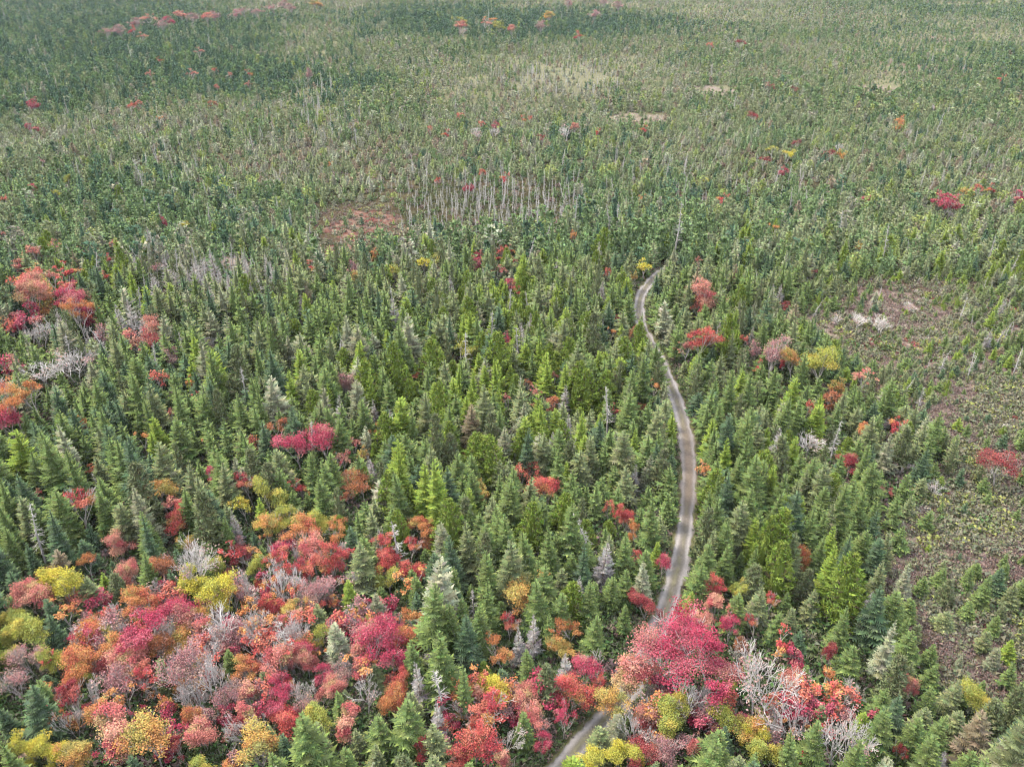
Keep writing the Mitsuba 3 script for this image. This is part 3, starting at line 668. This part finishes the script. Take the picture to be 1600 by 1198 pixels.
height[picked[grey]] *= np.where(vv[picked[grey]] < 420, 1.45 * R.uniform(0.45, 1.3, grey.sum()), 1.0)
individual = []
for kind in ('spruce_tree', 'pine_tree'):
    mine = [j for j in np.argsort(-show) if show[j] > 0 and not grey[j] and KIND[TN[tone_i[picked[j]]]] == kind]
    individual += [(kind, j) for j in mine[:298]]
gmine = [j for j in np.argsort(-show) if show[j] > 0 and grey[j]][:240]
individual += [('dead_spruce', j) for j in gmine]
is_one = {j for _, j in individual}
for kind, j in individual:
    i = picked[j]
    tone = TN[tone_i[i]]
    lean = R.normal(0, 0.035, 2)
    key = numbered(kind)
    if kind == 'dead_spruce':
        g = f'stock_snag_T_{int(R.integers(3))}' if R.random() < (0.5 if vv[i] > 420 else 0.93) else f'stock_snag_F_{int(R.integers(3))}'
        put(key, g, place(cx[i], cy[i], max(height[i], 4.5) * 0.95 / 9.0, R.uniform(0, 6.283), 1.3, R.normal(0, 0.05, 2), z=cz[i]))
        single.append((kind, 'grey', tu[j], tv_[j], 3, key))
        continue
    put(key, conifer_stock(tone, 0, int(R.integers(6))), place(cx[i], cy[i], height[i] / 9.0, R.uniform(0, 6.283), R.uniform(0.90, 1.34) * (9.0 / height[i]) ** 0.3 * np.interp(vv[i], [300, 420, 620, 900], [1.36, 1.34, 1.30, 1.16]), lean, z=cz[i]))
    single.append((kind, tone, tu[j], tv_[j], height[i], key))
n_for = {'conifer_forest': 0, 'distant_forest': 0, 'dead_wood': 0}
for j, i in enumerate(picked):
    if j in is_one: continue
    w = R.uniform(0.92, 1.38) * (9.0 / max(height[i], 2.5)) ** 0.35 * np.interp(vv[i], [120, 260, 420, 620, 900], [1.42, 1.42, 1.36, 1.30, 1.16])
    rot, tone = R.uniform(0, 6.283), TN[tone_i[i]]
    if grey[j]:
        name, g, w = 'dead_wood', f'stock_snag_thin_{int(R.integers(3))}', 1.5
    else:
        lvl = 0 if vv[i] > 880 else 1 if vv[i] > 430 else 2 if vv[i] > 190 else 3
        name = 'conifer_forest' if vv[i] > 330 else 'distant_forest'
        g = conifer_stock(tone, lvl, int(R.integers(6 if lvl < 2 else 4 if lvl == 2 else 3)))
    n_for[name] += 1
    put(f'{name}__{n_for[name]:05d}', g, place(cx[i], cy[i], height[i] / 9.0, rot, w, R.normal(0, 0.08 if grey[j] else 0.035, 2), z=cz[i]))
print('trees', len(picked), n_for, {k: v for k, v in COUNT.items()})
labels['conifer_forest'] = {'kind': 'stuff', 'label': 'dense green spruce and pine forest filling the middle distance', 'category': 'forest'}
labels['distant_forest'] = {'kind': 'stuff', 'label': 'far stunted olive bog forest reaching to the top edge', 'category': 'forest'}
labels['dead_wood'] = {'kind': 'stuff', 'label': 'thin grey dead trunks standing scattered through the far bog forest', 'category': 'dead wood'}

# ------------------------------------------------------------------ low growth: heath and bushes over the bog, brush and seedlings under the trees, grass along the track
HEATH = [((0.134, 0.096, 0.087), 'h'), ((0.118, 0.124, 0.080), 'o'), ((0.16, 0.175, 0.06), 'y'), ((0.22, 0.055, 0.06), 'r'), ((0.20, 0.185, 0.155), 'p'), ((0.06, 0.085, 0.036), 'g')]
for a, (c, n) in enumerate(HEATH):
    for j in range(2): stock(f'stock_bush_{n}_{j}', bush(50 + a * 3 + j, c, 46, 0.17))
NB = 52000
bv = np.exp(R.uniform(math.log(300.0), math.log(1420.0), NB)) - 111
bu = R.uniform(-120, 1720, NB)
more = [(z, R.normal(0, .62, (900, 2))) for z in THIN[:5]]
bu = np.concatenate([bu] + [z[0] + g[:, 0] * z[2] for z, g in more]); bv = np.concatenate([bv] + [np.clip(z[1] + g[:, 1] * z[3], 330, 1300) for z, g in more])
NB = len(bu)
bx, by = at(bu, bv)
bz = hill(bx, by)
open_ = np.zeros(NB)
for z in THIN[:8]: open_ = np.maximum(open_, np.clip(1.6 * blob(bu, bv, z), 0, 1))
dt = track_tree.query(np.stack([bx, by], 1))[0]
n1 = n2 = 0
kin = meshkit.noise(np.stack([bx / 7, by / 7, bx * 0 + 9.1], 1), 12)
for i in range(NB):
    if dt[i] < 2.3: continue
    q = R.random()
    if open_[i] > 0.35:
        q = 0.52 * q + 0.48 * float(np.clip((kin[i] - 0.2) / 0.6, 0, 1))
        kind = 'h' if q < .50 else 'o' if q < .68 else 'y' if q < .72 else 'p' if q < .84 else 'g' if q < .90 else 'r'
        s = R.uniform(0.2, 0.8) * (1.35 if kind in 'yog' else 0.75)
        name = 'heath'; n1 += 1; n = n1
    elif q < (0.55 if bv[i] > 420 else 0.3):
        kind = 'g' if R.random() < .8 else 'h' if R.random() < .8 else 'o'
        s = R.uniform(0.5, 1.3)
        name = 'undergrowth'; n2 += 1; n = n2
    else: continue
    put(f'{name}__{n:05d}', f'stock_bush_{kind}_{int(R.integers(2))}', place(bx[i], by[i], s, R.uniform(0, 6.28), R.uniform(0.9, 1.4), z=bz[i]))
for i in range(330):
    z = [(310, 1055, 200, 110), (470, 950, 95, 110), (230, 1000, 120, 60), (1030, 1125, 100, 45), (1240, 1120, 80, 60), (590, 1010, 70, 60), (760, 1140, 90, 50)][int(R.choice(7, p=[.34, .16, .12, .14, .10, .07, .07]))]
    x, y = at(z[0] + R.normal(0, .55) * z[2], z[1] + R.normal(0, .55) * z[3])
    if track_tree.query([x, y])[0] < 2.6: continue
    n2 += 1
    put(f'undergrowth__{n2:05d}', leaf_stock('BPBRCO'[int(R.integers(6))], 1, int(R.integers(2))), place(x, y, R.uniform(0.30, 0.62), R.uniform(0, 6.28), R.uniform(0.8, 1.3), R.normal(0, 0.15, 2)))
for i in range(2600):                                # weedy verges
    j = int(R.integers(len(TC))); o = R.choice([-1, 1]) * (1.42 + abs(R.normal(0, 0.75)))
    x, y = TC[j] + nor[j] * o + tan[j] * R.uniform(-.5, .5)
    n2 += 1
    put(f'undergrowth__{n2:05d}', f'stock_bush_{"gggoh"[int(R.integers(5))]}_{int(R.integers(2))}', place(x, y, R.uniform(0.18, 0.5) * (1 + 0.5 * (abs(o) > 2.2)), R.uniform(0, 6.28), R.uniform(0.9, 1.4)))
labels['heath'] = {'kind': 'stuff', 'label': 'low mauve, olive and yellow-green heath covering the open bog', 'category': 'heath'}
labels['undergrowth'] = {'kind': 'stuff', 'label': 'dark brush and seedlings growing between the trunks', 'category': 'undergrowth'}
print('low', n1, n2)

# ------------------------------------------------------------------ pale rocks
def rock(seed, sx, sy, sz):
    m = trimesh.creation.icosphere(subdivisions=3)
    v = np.array(m.vertices)
    v = v * (0.75 + 0.5 * meshkit.fbm(v * 1.4 + seed, 3, seed))[:, None] * np.array([sx, sy, sz])
    return trimesh.Trimesh(v, m.faces, process=False)


ROCKS = [(1411, 431, 1.9, 0.9, 0.7, 'flat white boulder lying between dark conifers at the edge of the bog'), (1572, 668, 1.4, 0.9, 0.4, 'low grey-white boulder lying in the open bog on the right')]
for j, (u, v, a, b, c, t) in enumerate(ROCKS):
    x, y = at(u, v)
    key = numbered('boulder')
    M = np.eye(4); M[:3, 3] = x, y, float(hill(x, y)) + c * 0.3
    scene[key] = mikit.ply(rock(j + 2, a, b, c), 'rock_matter', smooth=True, to_world=T(M))
    labels[key] = {'label': t, 'category': 'boulder'}

# ------------------------------------------------------------------ labels that single each tree out
ORD = 'first second third fourth fifth sixth seventh eighth ninth tenth eleventh twelfth thirteenth fourteenth fifteenth sixteenth seventeenth eighteenth nineteenth twentieth 21st 22nd 23rd 24th 25th 26th 27th 28th 29th 30th 31st 32nd 33rd 34th 35th 36th 37th 38th 39th 40th'.split()
ROWN = [(0, 60, 'at the top edge'), (60, 130, 'just below the top edge'), (130, 215, 'high in the photo'), (215, 300, 'in the upper bog forest'), (300, 370, 'around the dead-tree bog'), (370, 440, "behind the track's far end"), (440, 520, "level with the track's far bend"),
        (520, 600, 'at upper mid height'), (600, 680, 'at mid height'), (680, 760, 'just below mid height'), (760, 830, 'at lower mid height'), (830, 890, 'above the autumn grove'), (890, 950, 'level with the grove top'), (950, 1010, "above the track's hidden bend"),
        (1010, 1070, 'level with the large crimson maples'), (1070, 1130, "level with the track's lower bend"), (1130, 1400, 'along the bottom edge')]
COLN = [(-99, 160, 'far left'), (160, 330, 'left'), (330, 500, 'centre left'), (500, 670, 'left of centre'), (670, 840, 'centre'), (840, 1000, 'right of centre'), (1000, 1180, 'near the track'), (1180, 1330, 'right'), (1330, 1460, 'farther right'), (1460, 1999, 'far right')]
NAMES = {'red_shrub': 'broadleaf', 'maple_tree': 'maple', 'birch_tree': 'birch', 'bare_tree': 'tree', 'spruce_tree': 'spruce', 'pine_tree': 'pine', 'dead_spruce': 'dead spruce'}
GROUP = {'red_shrub': 'dark red shrubs', 'maple_tree': 'autumn maples among the conifers', 'birch_tree': 'yellow birches among the conifers', 'bare_tree': 'leafless grey trees', 'spruce_tree': 'spruces of the near forest', 'pine_tree': 'bushy bright pines of the near forest', 'dead_spruce': 'dead grey spruces standing among the living'}
CAT = {'red_shrub': 'broadleaf', 'maple_tree': 'maple', 'birch_tree': 'birch', 'bare_tree': 'bare tree', 'spruce_tree': 'spruce', 'pine_tree': 'pine', 'dead_spruce': 'dead tree'}
cells = {}
for s in single:
    r = next((n for a, b, n in ROWN if a <= s[3] < b), ROWN[0][2] if s[3] < 0 else ROWN[-1][2])
    c = next(n for a, b, n in COLN if a <= s[2] < b)
    cells.setdefault((s[0], s[1], r, c), []).append(s)
for (kind, tone, r, c), group in cells.items():
    group.sort(key=lambda s: s[2])
    for n, s in enumerate(group):
        what = f'{tone} {NAMES[kind]}'.replace('pale sage green', 'sage green').replace('lichen grey-green', 'lichen-grey')
        if len(group) == 1: where = f', the only one {r}, {c}'
        elif len(group) == 2: where = f', {"left" if n == 0 else "right"} one of two {r}, {c}'
        else: where = f', {ORD[min(n, 39)]} from left {r}, {c}'
        labels[s[5]] = {'label': what + where, 'category': CAT[kind], 'group': GROUP[kind]}

# ------------------------------------------------------------------ the air
scene['air'] = {'type': 'homogeneous', 'albedo': {'type': 'rgb', 'value': [0.94, 0.95, 0.96]}, 'sigma_t': {'type': 'rgb', 'value': [0.000036, 0.000042, 0.00005]}}
scene['haze'] = {'type': 'cube', 'to_world': T().translate([0, 6000, 27.0]).scale([9500, 10500, 39.0]), 'bsdf': {'type': 'null'}, 'interior': {'type': 'ref', 'id': 'air'}}
scene['camera']['medium'] = {'type': 'ref', 'id': 'air'}
labels['haze'] = {'kind': 'stuff', 'label': 'thin pale haze over the far bog forest', 'category': 'haze'}
